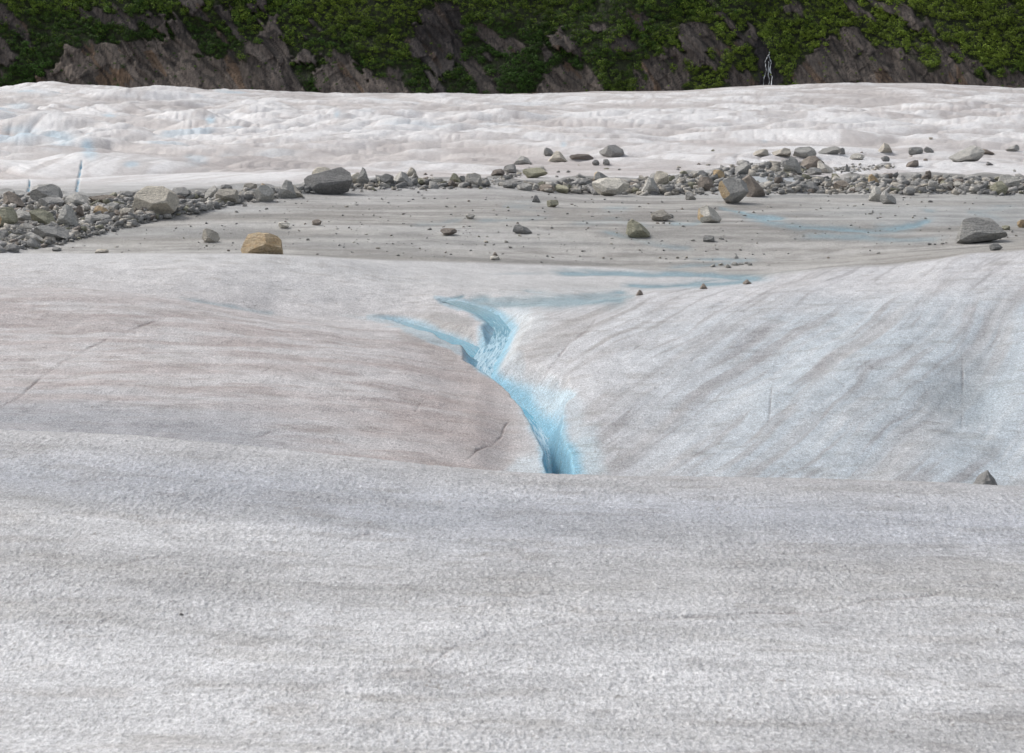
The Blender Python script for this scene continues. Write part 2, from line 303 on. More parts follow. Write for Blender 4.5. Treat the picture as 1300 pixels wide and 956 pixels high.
# rubble bed under the moraine
BANDS = [[(-60, 250), (0, 246), (60, 252), (120, 252), (170, 247), (230, 246), (300, 243), (380, 240), (440, 231), (520, 230), (620, 234), (620, 238), (430, 241), (380, 247), (300, 259), (220, 275), (140, 294), (70, 312), (0, 321), (-60, 325)],
 [(620, 234), (700, 236), (735, 229), (800, 232), (860, 224), (930, 214), (1000, 206), (1045, 216), (1000, 224), (1060, 228), (1130, 224), (1220, 226), (1360, 228), (1360, 248), (1180, 246), (1100, 245), (900, 247), (760, 247), (680, 242)],
 [(1040, 214), (1100, 211), (1135, 209), (1135, 214), (1060, 220)], [(605, 231), (640, 221), (690, 212), (692, 216), (650, 226), (610, 236)]]
UP, VP = project(X2, Y2, Z2)
wu = fbm(X2*.5, Y2*.2, 95, 3)
for b in BANDS:
    m = inpoly(UP+wu*8, VP+wu*3.0, b) & (Y2 > 118) & (Y2 < 260)
    ms = m.astype(float)
    for _ in range(5): ms = (ms+np.roll(ms, 1, 0)+np.roll(ms, -1, 0)+np.roll(ms, 2, 1)+np.roll(ms, -2, 1))/5
    Z2 += ms*(.42 if b in BANDS[:2] else .15)*(.8+.9*fbm(X2*.35, Y2*.25, 98, 2))
    blend(m*np.clip(.66+.9*fbm(X2*.6, Y2*.35, 96, 3), .15, .95), (.24, .235, .22))
dl = inpoly(UP, VP, [(925, 231), (960, 225), (1015, 226), (1010, 236), (960, 240), (930, 238)]) & (Y2 > 150); blend(dl*.7, (.5, .54, .57))
# specks of dirt
col *= (1+.09*fbm(X2*2.2, Y2*1.1, 97, 2)+.10*fbm(X2*.7+.3*Y2, Y2*.9, 112, 3)*(1-.5*Fm))[..., None]
mot = sst(.15, .6, fbm(X2*.9, Y2*1.8, 113, 4))*(Y2 < 110)*(1-.0*Fm); col = col*(1-.16*mot[..., None]*C(.9, 1, 1.1))
col = np.clip(col, .02, .86)

# ------------------------------------------------------------------ materials
def mat(name):
    m = bpy.data.materials.new(name); m.use_nodes = True; nt = m.node_tree; nt.nodes.clear()
    out = nt.nodes.new('ShaderNodeOutputMaterial'); b = nt.nodes.new('ShaderNodeBsdfPrincipled')
    nt.links.new(b.outputs[0], out.inputs[0]); return m, nt, b
class N:
    def __init__(s, nt): s.nt = nt
    def n(s, t, **k):
        x = s.nt.nodes.new('ShaderNode'+t)
        for a, v in k.items(): setattr(x, a, v)
        return x
    def l(s, a, b): s.nt.links.new(a, b)
    def noise(s, vec, scale, detail=2, rough=.5):
        x = s.n('TexNoise'); x.inputs['Scale'].default_value = scale; x.inputs['Detail'].default_value = detail; x.inputs['Roughness'].default_value = rough
        s.l(vec, x.inputs['Vector']); return x.outputs['Fac']
    def mr(s, v, a, b, c, d):
        x = s.n('MapRange'); s.l(v, x.inputs['Value'])
        for i, q in enumerate((a, b, c, d)): x.inputs[i+1].default_value = q
        return x.outputs[0]
    def mul(s, a, b, op='MULTIPLY'):
        x = s.n('Math', operation=op)
        for i, q in enumerate((a, b)):
            if isinstance(q, (int, float)): x.inputs[i].default_value = q
            else: s.l(q, x.inputs[i])
        return x.outputs[0]
    def mix(s, f, a, b, mode='MIX'):
        x = s.n('Mix', data_type='RGBA', blend_type=mode)
        for sock, q in ((x.inputs[0], f), (x.inputs[6], a), (x.inputs[7], b)):
            if isinstance(q, (int, float)): sock.default_value = q
            elif isinstance(q, tuple): sock.default_value = q+(1,)
            else: s.l(q, sock)
        return x.outputs[2]
    def scale(s, vec, sc, rot=0):
        x = s.n('Mapping'); s.l(vec, x.inputs[0]); x.inputs['Scale'].default_value = sc; x.inputs['Rotation'].default_value[2] = rot; return x.outputs[0]
    def bump(s, h, strength, dist, normal=None):
        x = s.n('Bump'); x.inputs['Strength'].default_value = strength; x.inputs['Distance'].default_value = dist; s.l(h, x.inputs['Height'])
        if normal: s.l(normal, x.inputs['Normal'])
        return x.outputs[0]

m_ice, nt, b = mat('weathered_ice'); q = N(nt)
geo = q.n('NewGeometry').outputs['Position']; at = q.n('Attribute', attribute_name='tint').outputs['Color']
gs = q.scale(geo, (1, .42, 1)); g1 = q.noise(gs, 19, 4, .65); g2 = q.noise(gs, 55, 2, .6); g3 = q.noise(q.scale(geo, (.5, 1.4, 1)), 5, 4, .6)
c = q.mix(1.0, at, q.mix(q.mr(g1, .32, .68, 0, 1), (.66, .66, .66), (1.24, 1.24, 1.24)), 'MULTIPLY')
c = q.mix(1.0, c, q.mix(q.mr(g2, .3, .7, 0, 1), (.68, .68, .685), (1.24, 1.24, 1.24)), 'MULTIPLY')
c = q.mix(1.0, c, q.mix(q.mr(g3, .3, .7, 0, 1), (.84, .84, .84), (1.10, 1.10, 1.10)), 'MULTIPLY')
br = q.mr(q.noise(gs, 30, 1, .5), .69, .75, 0, .8); c = q.mix(br, c, (.82, .83, .84))
sp = q.mr(q.noise(gs, 11, 3, .65), .64, .72, 0, .6); c = q.mix(sp, c, (.20, .185, .17))
sp3 = q.mr(q.noise(gs, 4.5, 4, .75), .63, .70, 0, .7); c = q.mix(sp3, c, (.24, .22, .20))
sp2 = q.mr(q.noise(q.scale(geo, (1, .45, 1)), 34, 1, .5), .69, .74, 0, .6); c = q.mix(sp2, c, (.22, .19, .17))
q.l(c, b.inputs['Base Color']); b.inputs['Roughness'].default_value = .62; b.inputs['Specular IOR Level'].default_value = .25
bh = q.mul(q.mul(g1, .6), q.mul(g2, .4), 'ADD'); nb = q.bump(bh, .8, .05); nb = q.bump(g3, .6, .09, nb); q.l(nb, b.inputs['Normal'])

def rockmat(name, base, alt, dark, streak=0.):
    m, nt, b = mat(name); q = N(nt); tc = q.n('TexCoord').outputs['Object']; oi = q.n('ObjectInfo')
    n1 = q.noise(tc, 1.7, 5, .62); n2 = q.noise(tc, 9, 4, .6); n3 = q.noise(q.scale(tc, (1.2, 1.2, 9), .4), 1.6, 4, .6)
    c = q.mix(q.mr(n1, .35, .65, 0, 1), base, alt); c = q.mix(q.mr(n3, .5, .72, 0, .6), c, dark)
    c = q.mix(1.0, c, q.mix(q.mr(n2, .25, .75, 0, 1), (.62, .62, .62), (1.28, 1.28, 1.28)), 'MULTIPLY')
    c = q.mix(1.0, c, q.mix(oi.outputs['Random'], (.78, .78, .79), (1.2, 1.19, 1.16)), 'MULTIPLY')
    q.l(c, b.inputs['Base Color']); b.inputs['Roughness'].default_value = .85
    q.l(q.bump(q.mul(n2, n3, 'ADD'), .9, .12), b.inputs['Normal']); return m
MR = {
 'g': rockmat('grey_granite', (0.511, 0.497, 0.462), (0.400, 0.393, 0.373), (0.262, 0.255, 0.248)),
 'd': rockmat('dark_slate', (.27, .268, .258), (.33, .325, .31), (.15, .15, .148)),
 't': rockmat('tan_granite', (0.611, 0.566, 0.481), (0.507, 0.468, 0.403), (0.338, 0.305, 0.267)),
 'p': rockmat('pale_granite', (0.673, 0.643, 0.578), (0.566, 0.537, 0.478), (0.389, 0.366, 0.330)),
 'o': rockmat('rusty_granite', (.50, .36, .20), (.56, .46, .32), (.33, .20, .09)),
 'v': rockmat('olive_granite', (0.450, 0.438, 0.325), (0.375, 0.362, 0.263), (0.175, 0.163, 0.125)),
 'b': rockmat('brown_schist', (0.336, 0.288, 0.240), (0.264, 0.228, 0.198), (0.156, 0.132, 0.120)),
}

# ------------------------------------------------------------------ glacier mesh
def grid_mesh(name, X, Y, Z, colr=None):
    nr, nc = X.shape; me = bpy.data.meshes.new(name)
    me.vertices.add(nr*nc); me.vertices.foreach_set('co', np.stack([X, Y, Z], -1).astype(np.float32).ravel())
    i = np.arange(nr*nc).reshape(nr, nc); f = np.stack([i[:-1, :-1], i[:-1, 1:], i[1:, 1:], i[1:, :-1]], -1).reshape(-1, 4)
    me.loops.add(f.size); me.loops.foreach_set('vertex_index', f.ravel().astype(np.int32))
    me.polygons.add(len(f)); me.polygons.foreach_set('loop_start', np.arange(0, f.size, 4, dtype=np.int32))
    me.update(calc_edges=True); me.polygons.foreach_set('use_smooth', np.ones(len(f), bool))
    if colr is not None:
        a = me.color_attributes.new('tint', 'FLOAT_COLOR', 'POINT'); c4 = np.ones((nr*nc, 4), np.float32); c4[:, :3] = colr.reshape(-1, 3); a.data.foreach_set('color', c4.ravel())
    return me
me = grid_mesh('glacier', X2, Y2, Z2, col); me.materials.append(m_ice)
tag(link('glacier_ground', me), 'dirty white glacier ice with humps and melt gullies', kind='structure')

# lookups on the finished surface
VPf = V0-Z2/Y2*F
colV = {}
def hit(u, v, ymin=0):                              # where the sight line of a design pixel meets the ice
    j = int(np.argmin(np.abs(UU-u))); c = VPf[:, j]; k = np.nonzero((c <= v) & (YY > max(ymin, 20)))[0]
    if len(k) == 0: return None
    k = k[0]; a, b_ = c[k-1], c[k]; t = 0 if a <= v else (a-v)/(a-b_+1e-9)
    y = YY[k-1]+(YY[k]-YY[k-1])*t; z = Z2[k-1, j]+(Z2[k, j]-Z2[k-1, j])*t
    return Vector(((u-UC)/F*y, y, z))
def ground(x, y):
    u = UC+x/y*F; j = int(np.clip(np.searchsorted(UU, u), 1, len(UU)-1)); k = int(np.clip(np.searchsorted(YY, y), 1, len(YY)-1))
    tu = (u-UU[j-1])/(UU[j]-UU[j-1]); ty = (y-YY[k-1])/(YY[k]-YY[k-1])
    return (Z2[k-1, j-1]*(1-tu)+Z2[k-1, j]*tu)*(1-ty)+(Z2[k, j-1]*(1-tu)+Z2[k, j]*tu)*ty

# ------------------------------------------------------------------ meltwater
m_w, nt, b = mat('meltwater'); q = N(nt); geo = q.n('NewGeometry').outputs['Position']; fo = q.n('Attribute', attribute_name='foam').outputs['Fac']
cx = q.n('CombineXYZ'); q.l(q.n('Attribute', attribute_name='along').outputs['Fac'], cx.inputs[0]); q.l(q.n('Attribute', attribute_name='across').outputs['Fac'], cx.inputs[1])
fv = cx.outputs[0]; w1 = q.noise(q.scale(fv, (.32, 5, 1)), 2.4, 6, .7); w2 = q.noise(q.scale(fv, (1, 2.5, 1)), 12, 3, .6)
fm = q.mul(q.mul(fo, .5), q.mul(w1, q.mul(w2, .5), 'ADD'), 'ADD'); fm = q.mr(fm, .93, 1.36, 0, 1)
c = q.mix(q.mr(w1, .35, .65, 0, 1), (.03, .29, .47), (.12, .50, .66)); c = q.mix(q.n('Attribute', attribute_name='calm').outputs['Fac'], c, (.24, .40, .46)); c = q.mix(fm, c, (.78, .86, .90))
q.l(c, b.inputs['Base Color']); q.l(q.mr(fm, 0, 1, .12, .6), b.inputs['Roughness']); q.l(q.bump(w1, .7, .09), b.inputs['Normal'])
def ribbon(name, path, hws, foams, label):
    P = np.array(path); n = len(P); t = np.arange(n); q_ = np.arange(0, n-1+1e-6, .04)
    pos = np.stack([np.interp(q_, t, P[:, k]) for k in range(3)], -1)
    for k in range(3): pos[:, k] = np.convolve(np.pad(pos[:, k], 8, mode='edge'), np.ones(17)/17, 'valid')
    en = np.clip(np.minimum(q_, n-1-q_)*1.2, 0, 1); hw = np.interp(q_, t, hws)+.24*en; pos[:, 2] -= .14*(1-en); fo = np.interp(q_, t, foams); d = np.gradient(pos[:, :2], axis=0); d /= np.linalg.norm(d, axis=1)[:, None]+1e-9
    nrm = np.stack([-d[:, 1], d[:, 0]], -1); M = 13; s = np.linspace(-1, 1, M)
    X = pos[:, 0:1]+nrm[:, 0:1]*hw[:, None]*s; Y = pos[:, 1:2]+nrm[:, 1:2]*hw[:, None]*s
    Z = pos[:, 2:3]-.02+0*X+.05*fo[:, None]*fbm(X*4, Y*2.5, 5, 3)
    me = grid_mesh(name, X, Y, Z); al_ = np.concatenate([[0], np.cumsum(np.linalg.norm(np.diff(pos, axis=0), axis=1))])
    a = me.attributes.new('along', 'FLOAT', 'POINT'); a.data.foreach_set('value', np.repeat(al_, M).astype(np.float32))
    a = me.attributes.new('across', 'FLOAT', 'POINT'); a.data.foreach_set('value', (hw[:, None]*s).astype(np.float32).ravel())
    a = me.attributes.new('calm', 'FLOAT', 'POINT'); a.data.foreach_set('value', np.repeat(np.clip((q_-9)/3, 0, 1) if len(path) > 8 else np.clip(1.15-q_/5, 0, 1), M).astype(np.float32))
    a = me.attributes.new('foam', 'FLOAT', 'POINT'); a.data.foreach_set('value', np.repeat(fo, M).astype(np.float32))
    me.materials.append(m_w); return tag(link(name, me), label, kind='structure')
ribbon('meltwater_stream', MW, MHW, [.2, .2, .15, .3, .8, .35, .45, .72, .78, .74, .5, .2, .1, .1, 0, 0], 'blue meltwater stream tumbling down the ice gully')
ribbon('meltwater_side_channel', SW, SHW, [0, .1, .1, .15, .25, .45], 'teal shallow side channel joining the stream')

# ------------------------------------------------------------------ rocks
OUT = {
 'block': [(.02, .1), (0, .6), (.12, .95), (.55, 1), (.92, .88), (1, .45), (.95, .05), (.5, 0)],
 'peak': [(0, .08), (.18, .5), (.45, 1), (.6, .92), (.85, .5), (1, .1), (.6, 0)],
 'wedl': [(0, .25), (.05, .85), (.25, 1), (.6, .75), (1, .2), (.9, .05), (.3, 0)],
 'wedr': [(0, .2), (.35, .7), (.75, 1), (.95, .9), (1, .3), (.85, .03), (.2, 0)],
 'slab': [(0, .3), (.08, .8), (.4, 1), (.85, .85), (1, .4), (.9, .05), (.15, 0)],
 'round': [(0, .35), (.08, .75), (.3, .98), (.65, 1), (.93, .72), (1, .35), (.8, .02), (.25, 0)],
 'keel': [(0, .6), (.04, .85), (.35, 1), (.8, .95), (1, .7), (.85, .25), (.5, .02), (.25, .1)],
 'flat': [(0, .45), (.03, .8), (.3, 1), (.75, 1), (1, .7), (.95, .2), (.5, 0), (.08, .12)],
 'shard': [(0, .15), (.1, 1), (.22, .95), (.95, .2), (1, .05), (.4, 0)],
 'trap': [(0, .05), (.15, .95), (.53, 1), (.82, .93), (1, .55), (.9, .25), (.5, .08), (.1, 0)],
 'bigd': [(0, .6), (.1, .72), (.88, 1), (1, .9), (.98, .25), (.4, .02), (.08, .1)],
 'pyr': [(0, .02), (.28, .5), (.5, .97), (.57, 1), (.68, .8), (.9, .35), (1, .02), (.5, 0)],
 'ochre': [(0, .35), (.13, .9), (.25, 1), (.65, .95), (.97, .62), (1, .15), (.6, 0), (.2, .03)],
}
def rock_mesh(name, kind, w, h, dp, seed, mats, sidemat=False, detail=2):
    r = random.Random(seed); bm = bmesh.new(); o = OUT[kind]
    bmesh.ops.create_cube(bm, size=2.4, matrix=Matrix.Translation((0, 0, .5)))
    def cut(p, n):
        g = bm.verts[:]+bm.edges[:]+bm.faces[:]
        res = bmesh.ops.bisect_plane(bm, geom=g, plane_co=p, plane_no=n, clear_outer=True, dist=1e-5)
        ed = [e for e in res['geom_cut'] if isinstance(e, bmesh.types.BMEdge)]
        if len(ed) > 2: bmesh.ops.contextual_create(bm, geom=ed)
    k = len(o)
    for i in range(k):
        (ax, az), (bx_, bz_) = o[i], o[(i+1) % k]; nx, nz = (az-bz_), (bx_-ax)       # outline runs clockwise: outward is to the left
        L_ = math.hypot(nx, nz); nx, nz = nx/L_, nz/L_
        ty = r.uniform(-.42, .42) if nz < .5 else r.uniform(-.55, .12)               # tops lean to show a lit face
        cut(((ax+bx_)/2-.5, r.uniform(-.05, .15), (az+bz_)/2), Vector((nx, ty, nz)).normalized())
    for sg in (-1, 1):
        cut((0, .5*sg, .5), Vector((r.uniform(-.35, .35), sg, r.uniform(-.3, .25))).normalized())
        a = r.choice((-1, 1)); cut((.30*a, .30*sg, .5), Vector((a*.7, sg*.8, r.uniform(-.2, .5))).normalized())
        cut((r.uniform(-.2, .2), .36*sg, .66), Vector((r.uniform(-.5, .5), sg*.8, .75)).normalized())
        cut((r.uniform(-.2, .2), .38*sg, .22), Vector((r.uniform(-.5, .5), sg*.8, -.6)).normalized())
    for v in bm.verts: v.co = Vector((v.co.x*w, v.co.y*dp, v.co.z*h))
    bmesh.ops.remove_doubles(bm, verts=bm.verts, dist=1e-4)
    sz = min(w, h, dp)
    bmesh.ops.bevel(bm, geom=bm.edges[:], offset=sz*.022, segments=1, affect='EDGES', clamp_overlap=True)
    bmesh.ops.triangulate(bm, faces=bm.faces)
    for _ in range(detail):
        L = [e for e in bm.edges if e.calc_length() > sz*.16]
        if L: bmesh.ops.subdivide_edges(bm, edges=L, cuts=1)
        bmesh.ops.triangulate(bm, faces=bm.faces)
    bm.normal_update(); off = Vector((seed*1.7, seed*.3, 0))
    for v in bm.verts:
        n = mnoise.fractal(v.co/sz*1.1+off, 1., 2., 3); st = mnoise.noise(Vector((v.co.x/w, v.co.y/dp, v.co.z/h*6))+off)
        v.co += v.normal*sz*(.045*n+.02*st)
    for f in bm.faces:
        f.smooth = False
        if sidemat and (f.normal.x < -.45): f.material_index = 1
    me = bpy.data.meshes.new(name); bm.to_mesh(me); bm.free()
    for m in mats: me.materials.append(m)
    return me
ROCKS = []
def rock(u0, v0, u1, v1, colr, kind, label, ymin=0, sink=.10, dfac=.85, lift=0, cat='rock', name=None, group=None, yadd=0):
    uc = (u0+u1)/2; p = hit(uc, v1, ymin)
    if p is None: return
    y = p.y; w = (u1-u0)*y/F; h = (v1-v0)*y/F*(1+sink); dp = max(min(w, h*2.2)*dfac, .7*min(w, h)) if w < h*3 else h*1.5
    p = Vector(((uc-UC)/F*(y+dp*.35), y+dp*.35, 0)); gz = ground(p.x, p.y)
    p.z = (gz+ground(p.x, y))/2-h*sink*.9+lift
    side = colr.endswith('!'); c = colr[0]; sec = MR['o']
    big = (u1-u0)*(v1-v0)
    me = rock_mesh('boulder_mesh', kind, w, h, dp, len(ROCKS)+11, [MR[c], sec], side, 3 if big > 500 else 2 if big > 120 else 1)
    nm = name or ('boulder' if max(w, h) > 1.0 else 'rock')
    o = link(nm, me); o.location = p; o.rotation_euler = (random.uniform(-.04, .04), 0, random.uniform(-.2, .2))
    tag(o, label, cat if max(w, h) <= 1. else 'boulder', group); ROCKS.append(o); return o
E = 118
HAND = [
 # u0 v0 u1 v1 colour shape label
 (306, 295, 359, 325, 'o!', 'ochre', 'large rusty orange boulder alone on the dirty ice, grey at its foot'),
 (257, 290, 278, 308, 't', 'wedl', 'tan wedge rock with brown front, just left of the orange boulder'),
 (353, 282, 368, 290, 'p', 'keel', 'pale thin shell-shaped stone above right of the orange boulder'),
 (396, 279, 408, 286, 'b', 'flat', 'small brown block stone with tan top on grey ice below the dark slab boulder'),
 (387, 214, 439, 247, 'd', 'bigd', 'biggest dark grey boulder, flat sided with overhanging foot, in the debris ridge'),
 (395, 212, 424, 228, 't', 'round', 'tan rounded rock top showing behind the biggest dark boulder'),
 (168, 241, 227, 274, 't', 'round', 'large tan grey boulder, broadest in the left debris ridge'),
 (189, 237, 209, 249, 'g', 'wedl', 'grey pointed rock resting behind the broad tan boulder'),
 (38, 234, 78, 257, 'g', 'round', 'large grey boulder with tan cap near the thin blue crevasse'),
 (50, 250, 82, 264, 'g', 'slab', 'pale grey slab leaning under the tan capped boulder'),
 (2, 244, 31, 264, 'b', 'wedl', 'brown grey pointed slab at far left edge of the debris ridge'),
 (83, 246, 119, 262, 'g', 'wedl', 'long grey tapering slab right of the tan capped boulder'),
 (116, 248, 152, 258, 'b', 'slab', 'low dark brown flat rock in the left debris ridge'),
 (150, 243, 172, 252, 'd', 'block', 'small dark flat-topped block beside the broad tan boulder'),
 (-8, 263, 22, 289, 'v!', 'round', 'olive boulder with bright orange stain cut by the left frame edge'),
 (17, 266, 41, 282, 'g', 'slab', 'grey slab between the orange stained and the olive block'),
 (40, 265, 71, 287, 'v', 'wedl', 'olive block with a slanting top in the left debris'),
 (69, 260, 97, 289, 'g', 'peak', 'grey upright boulder with rounded peak, right of the olive block'),
 (94, 261, 107, 275, 'b', 'peak', 'small brown upright stone right of the grey upright boulder'),
 (119, 262, 140, 273, 'o', 'wedl', 'orange tan broken rock in the middle of the left debris'),
 (137, 257, 152, 270, 'g', 'block', 'grey brown square rock above the orange tan one'),
 (153, 264, 169, 274, 't', 'slab', 'tan low rock touching the broad tan boulder on its left'),
 (118, 272, 142, 282, 'g', 'slab', 'grey flat slab below the orange tan broken rock'),
 (24, 284, 42, 294, 'p', 'slab', 'pale flat stone below the grey slabs at far left'),
 (44, 287, 87, 304, 'd', 'wedl', 'wide dark grey wedge lying low in the left debris'),
 (-3, 292, 11, 302, 'd', 'block', 'dark stone on the left frame edge above pale ice'),
 (33, 295, 55, 309, 'g', 'wedl', 'grey slab tilted against the wide dark wedge'),
 (31, 303, 48, 315, 'g', 'peak', 'grey blunt stone below the tilted slab at left'),
 (6, 311, 24, 320, 'd', 'slab', 'dark low stone at the bottom left tip of the debris'),
 (66, 314, 78, 319, 'd', 'slab', 'tiny dark flat stone right of the debris tip'),
 (121, 316, 138, 322, 't', 'slab', 'tan flat stone half hidden by the white ice edge'),
 (216, 239, 243, 253, 'g', 'round', 'grey rounded boulder behind right of the broad tan boulder'),
 (258, 237, 277, 253, 'g', 'wedr', 'grey striped rock leaning right in the debris ridge'),
 (273, 241, 303, 258, 't', 'block', 'tan striped broad rock beside the grey striped one'),
 (280, 234, 295, 243, 'd', 'slab', 'dark cap-shaped stone on top of the tan striped rock'),
 (310, 232, 325, 243, 't', 'block', 'tan square stone standing above the rubble'),
 (310, 242, 324, 251, 'p', 'slab', 'pale flat stone beneath the tan square stone'),
 (323, 236, 348, 256, 'g', 'round', 'grey round boulder below the orange leaning splinter'),
 (331, 231, 340, 241, 'o', 'shard', 'orange splinter of rock leaning on the grey round boulder'),
 (351, 228, 378, 252, 'g', 'peak', 'grey angular boulder, first left of the biggest dark one'),
 (362, 234, 385, 251, 't', 'wedl', 'light grey block leaning on the angular boulder beside the dark one'),
 (440, 219, 458, 233, 't', 'wedr', 'tan grey lower half of the split rock right of the dark boulder'),
 (452, 213, 470, 235, 'g', 'peak', 'grey peaked rock right of the biggest dark boulder'),
 (482, 221, 501, 236, 'd', 'slab', 'dark rock tucked behind the grey faceted one in mid ridge'),
 (495, 218, 524, 235, 'g', 'peak', 'grey faceted boulder in the middle of the ridge'),
 (514, 212, 531, 226, 't', 'peak', 'tan grey peaked rock behind the grey faceted boulder'),
 (532, 226, 547, 235, 't', 'wedl', 'small tan grey rock just right of the faceted boulder'),
 (568, 220, 586, 235, 'v', 'peak', 'olive grey rock left of the pale tan pair'),
 (580, 223, 594, 235, 'd', 'round', 'dark rock wedged between olive and pale tan rocks'),
 (590, 220, 612, 237, 'p', 'block', 'pale tan boulder at the right end of the main ridge'),
 (652, 198, 675, 209, 'g', 'peak', 'dark peaked rock standing on white ice above the stone trail'),
 (639, 208, 656, 220, 'g', 'round', 'grey rounded rock at the upper end of the stone trail'),
 (624, 215, 641, 223, 'b', 'round', 'brownish rounded rock inside the stone trail'),
 (690, 187, 705, 198, 'd', 'wedl', 'dark slab leaning on a tan wedge on the white ice'),
 (695, 192, 721, 206, 't', 'peak', 'tan grey wedge under the dark leaning slab on white ice'),
 (723, 196, 752, 203, 'b', 'slab', 'low pinkish flat rock between the two white ice rock groups'),
 (764, 185, 792, 200, 'g', 'round', 'large grey boulder topmost on the white ice at centre'),
 (752, 203, 761, 210, 'd', 'round', 'small dark stone lower left of the topmost grey boulder'),
 (765, 202, 774, 210, 'd', 'round', 'small dark stone right below the topmost grey boulder'),
 (663, 213, 693, 226, 'v', 'keel', 'olive flat-topped rock on white ice in front of the trail'),
 (638, 231, 653, 239, 'd', 'slab', 'dark grey low stone at the start of the middle rubble'),
 (658, 232, 675, 242, 'g', 'slab', 'grey low rock in the thin middle rubble'),
 (684, 234, 704, 244, 'b', 'slab', 'brown low rock left of the olive low rock'),
 (702, 235, 722, 245, 'v', 'slab', 'olive low rock beside the brown one, middle rubble'),
 (734, 227, 752, 236, 'd', 'slab', 'dark flat rock behind the big pale boulder'),
 (753, 218, 775, 234, 'd!', 'wedl', 'dark grey tilted slab with orange edge behind the big pale boulder'),
 (751, 226, 796, 249, 'p', 'keel', 'big pale tan boulder with dark underside in the right debris'),
 (675, 248, 686, 257, 'd', 'peak', 'small dark upright stone on the ice below the brown low rocks'),
 (694, 254, 709, 263, 'v', 'keel', 'small olive forked stone on grey ice'),
 (813, 226, 837, 246, 'g', 'peak', 'grey pyramid boulder in the right debris'),
 (831, 217, 849, 234, 't', 'block', 'tan grey upright block behind the grey pyramid'),
 (878, 217, 899, 228, 'g', 'round', 'grey low rock left of the ochre cube'),
 (906, 216, 920, 228, 'o', 'block', 'ochre orange cube of rock in the right debris'),
 (886, 225, 906, 242, 'b', 'round', 'brown grey rough rock under the ochre cube'),
 (930, 207, 953, 222, 'g', 'wedr', 'grey striped slab behind the big split boulder'),
 (912, 227, 949, 259, 'g!', 'keel', 'large grey boulder with rusty left edge, perched over a blue melt notch'),
 (944, 223, 972, 250, 'b', 'wedl', 'large dark brown boulder behind the perched grey one'),
 (870, 243, 884, 254, 'g', 'wedl', 'small grey wedge left of the perched boulder'),
 (886, 257, 914, 283, 'p!', 'wedl', 'pale boulder with rusty left face and dark foot on the open ice'),
 (826, 267, 849, 281, 't', 'flat', 'flat-topped tan table stone with dark sides on open ice'),
 (847, 272, 855, 277, 'd', 'round', 'tiny dark pebble touching the tan table stone'),
 (795, 279, 825, 302, 'v', 'wedl', 'olive green round-backed boulder on open ice'),
 (893, 299, 907, 307, 'd', 'block', 'small dark grey brick-shaped stone on open ice'),
 (559, 290, 580, 299, 'b', 'keel', 'brown low rock on open ice at picture centre'),
 (653, 285, 674, 297, 'd', 'wedl', 'dark grey wedge lying on open ice at centre'),
 (591, 272, 603, 278, 'p', 'keel', 'thin pale stone in a small blue melt hollow'),
 (622, 325, 634, 330, 'p', 'slab', 'pale flat stone at the front edge of the dirty ice'),
 (625, 320, 632, 325, 'b', 'peak', 'small brown stone right behind the pale flat one'),
 (955, 190, 976, 199, 't', 'wedr', 'tan rock, leftmost of the row on the upper right white ice'),
 (980, 188, 1004, 199, 't', 'wedr', 'tan grey rock, second of the row on the white ice'),
 (1007, 187, 1037, 201, 'g', 'round', 'broad grey boulder in the middle of the row on white ice'),
 (1039, 186, 1066, 196, 'd', 'wedr', 'dark grey low boulder near the right end of the row'),
 (1065, 188, 1073, 196, 'd', 'round', 'small dark round stone ending the row on the white ice'),
 (1079, 195, 1098, 203, 'p', 'slab', 'pale low rock sunk in white ice right of the row'),
 (994, 199, 1019, 222, 'g', 'peak', 'tall grey peaked boulder at the head of the right debris'),
 (1017, 199, 1044, 216, 'b', 'round', 'dark brown boulder right of the tall grey peak'),
 (1037, 203, 1057, 220, 'p', 'shard', 'pale slab leaning on the dark brown boulder'),
 (1025, 213, 1044, 222, 'g', 'block', 'grey square block below the dark brown boulder'),
 (1071, 208, 1079, 218, 'd', 'peak', 'small dark upright stone in the thin line of pebbles'),
 (1057, 230, 1078, 242, 'b', 'round', 'brown rounded rock in the lower right debris'),
 (1017, 230, 1042, 244, 'g', 'peak', 'grey rock with faceted top left of the brown rounded rock'),
 (1103, 221, 1116, 234, 'o', 'wedl', 'small orange tan stone above the twin lobed boulder'),
 (972, 205, 980, 213, 'd', 'block', 'small dark stone left of the tall grey peak'),
 (1114, 182, 1133, 194, 't', 'peak', 'tan tent-shaped rock alone on white ice'),
 (1153, 187, 1171, 196, 'd', 'block', 'dark square block on white ice'),
 (1174, 186, 1185, 194, 'd', 'wedl', 'small dark stone right of the dark square block'),
 (1211, 185, 1246, 205, 'g', 'wedr', 'large grey boulder with high right shoulder on white ice'),
 (1243, 189, 1262, 196, 'b', 'wedl', 'low brown stones trailing right of the shouldered boulder'),
 (1276, 184, 1294, 192, 'g', 'wedr', 'grey slanting rock near the upper right edge'),
 (1150, 203, 1167, 212, 'b', 'wedr', 'brown grey rock on white ice below the dark square block'),
 (1119, 198, 1129, 205, 'd', 'round', 'small dark stone below the tan tent-shaped rock'),
 (1252, 205, 1262, 210, 'd', 'shard', 'tiny dark splinter below the shouldered boulder'),
 (1102, 236, 1124, 256, 'g', 'peak', 'grey twin lobed boulder standing before the right debris'),
 (1118, 243, 1137, 259, 'g', 'wedl', 'grey nose of rock attached right of the twin lobed boulder'),
 (1191, 225, 1209, 234, 'b!', 'wedl', 'dark rock with orange tip in the far right debris'),
 (1209, 229, 1226, 239, 'p', 'wedl', 'pale tan wedge right of the orange tipped rock'),
 (1260, 230, 1279, 248, 'v', 'round', 'olive grey boulder at the far right debris front'),
 (1268, 223, 1293, 240, 'g', 'block', 'broad grey boulder behind the olive one at far right'),
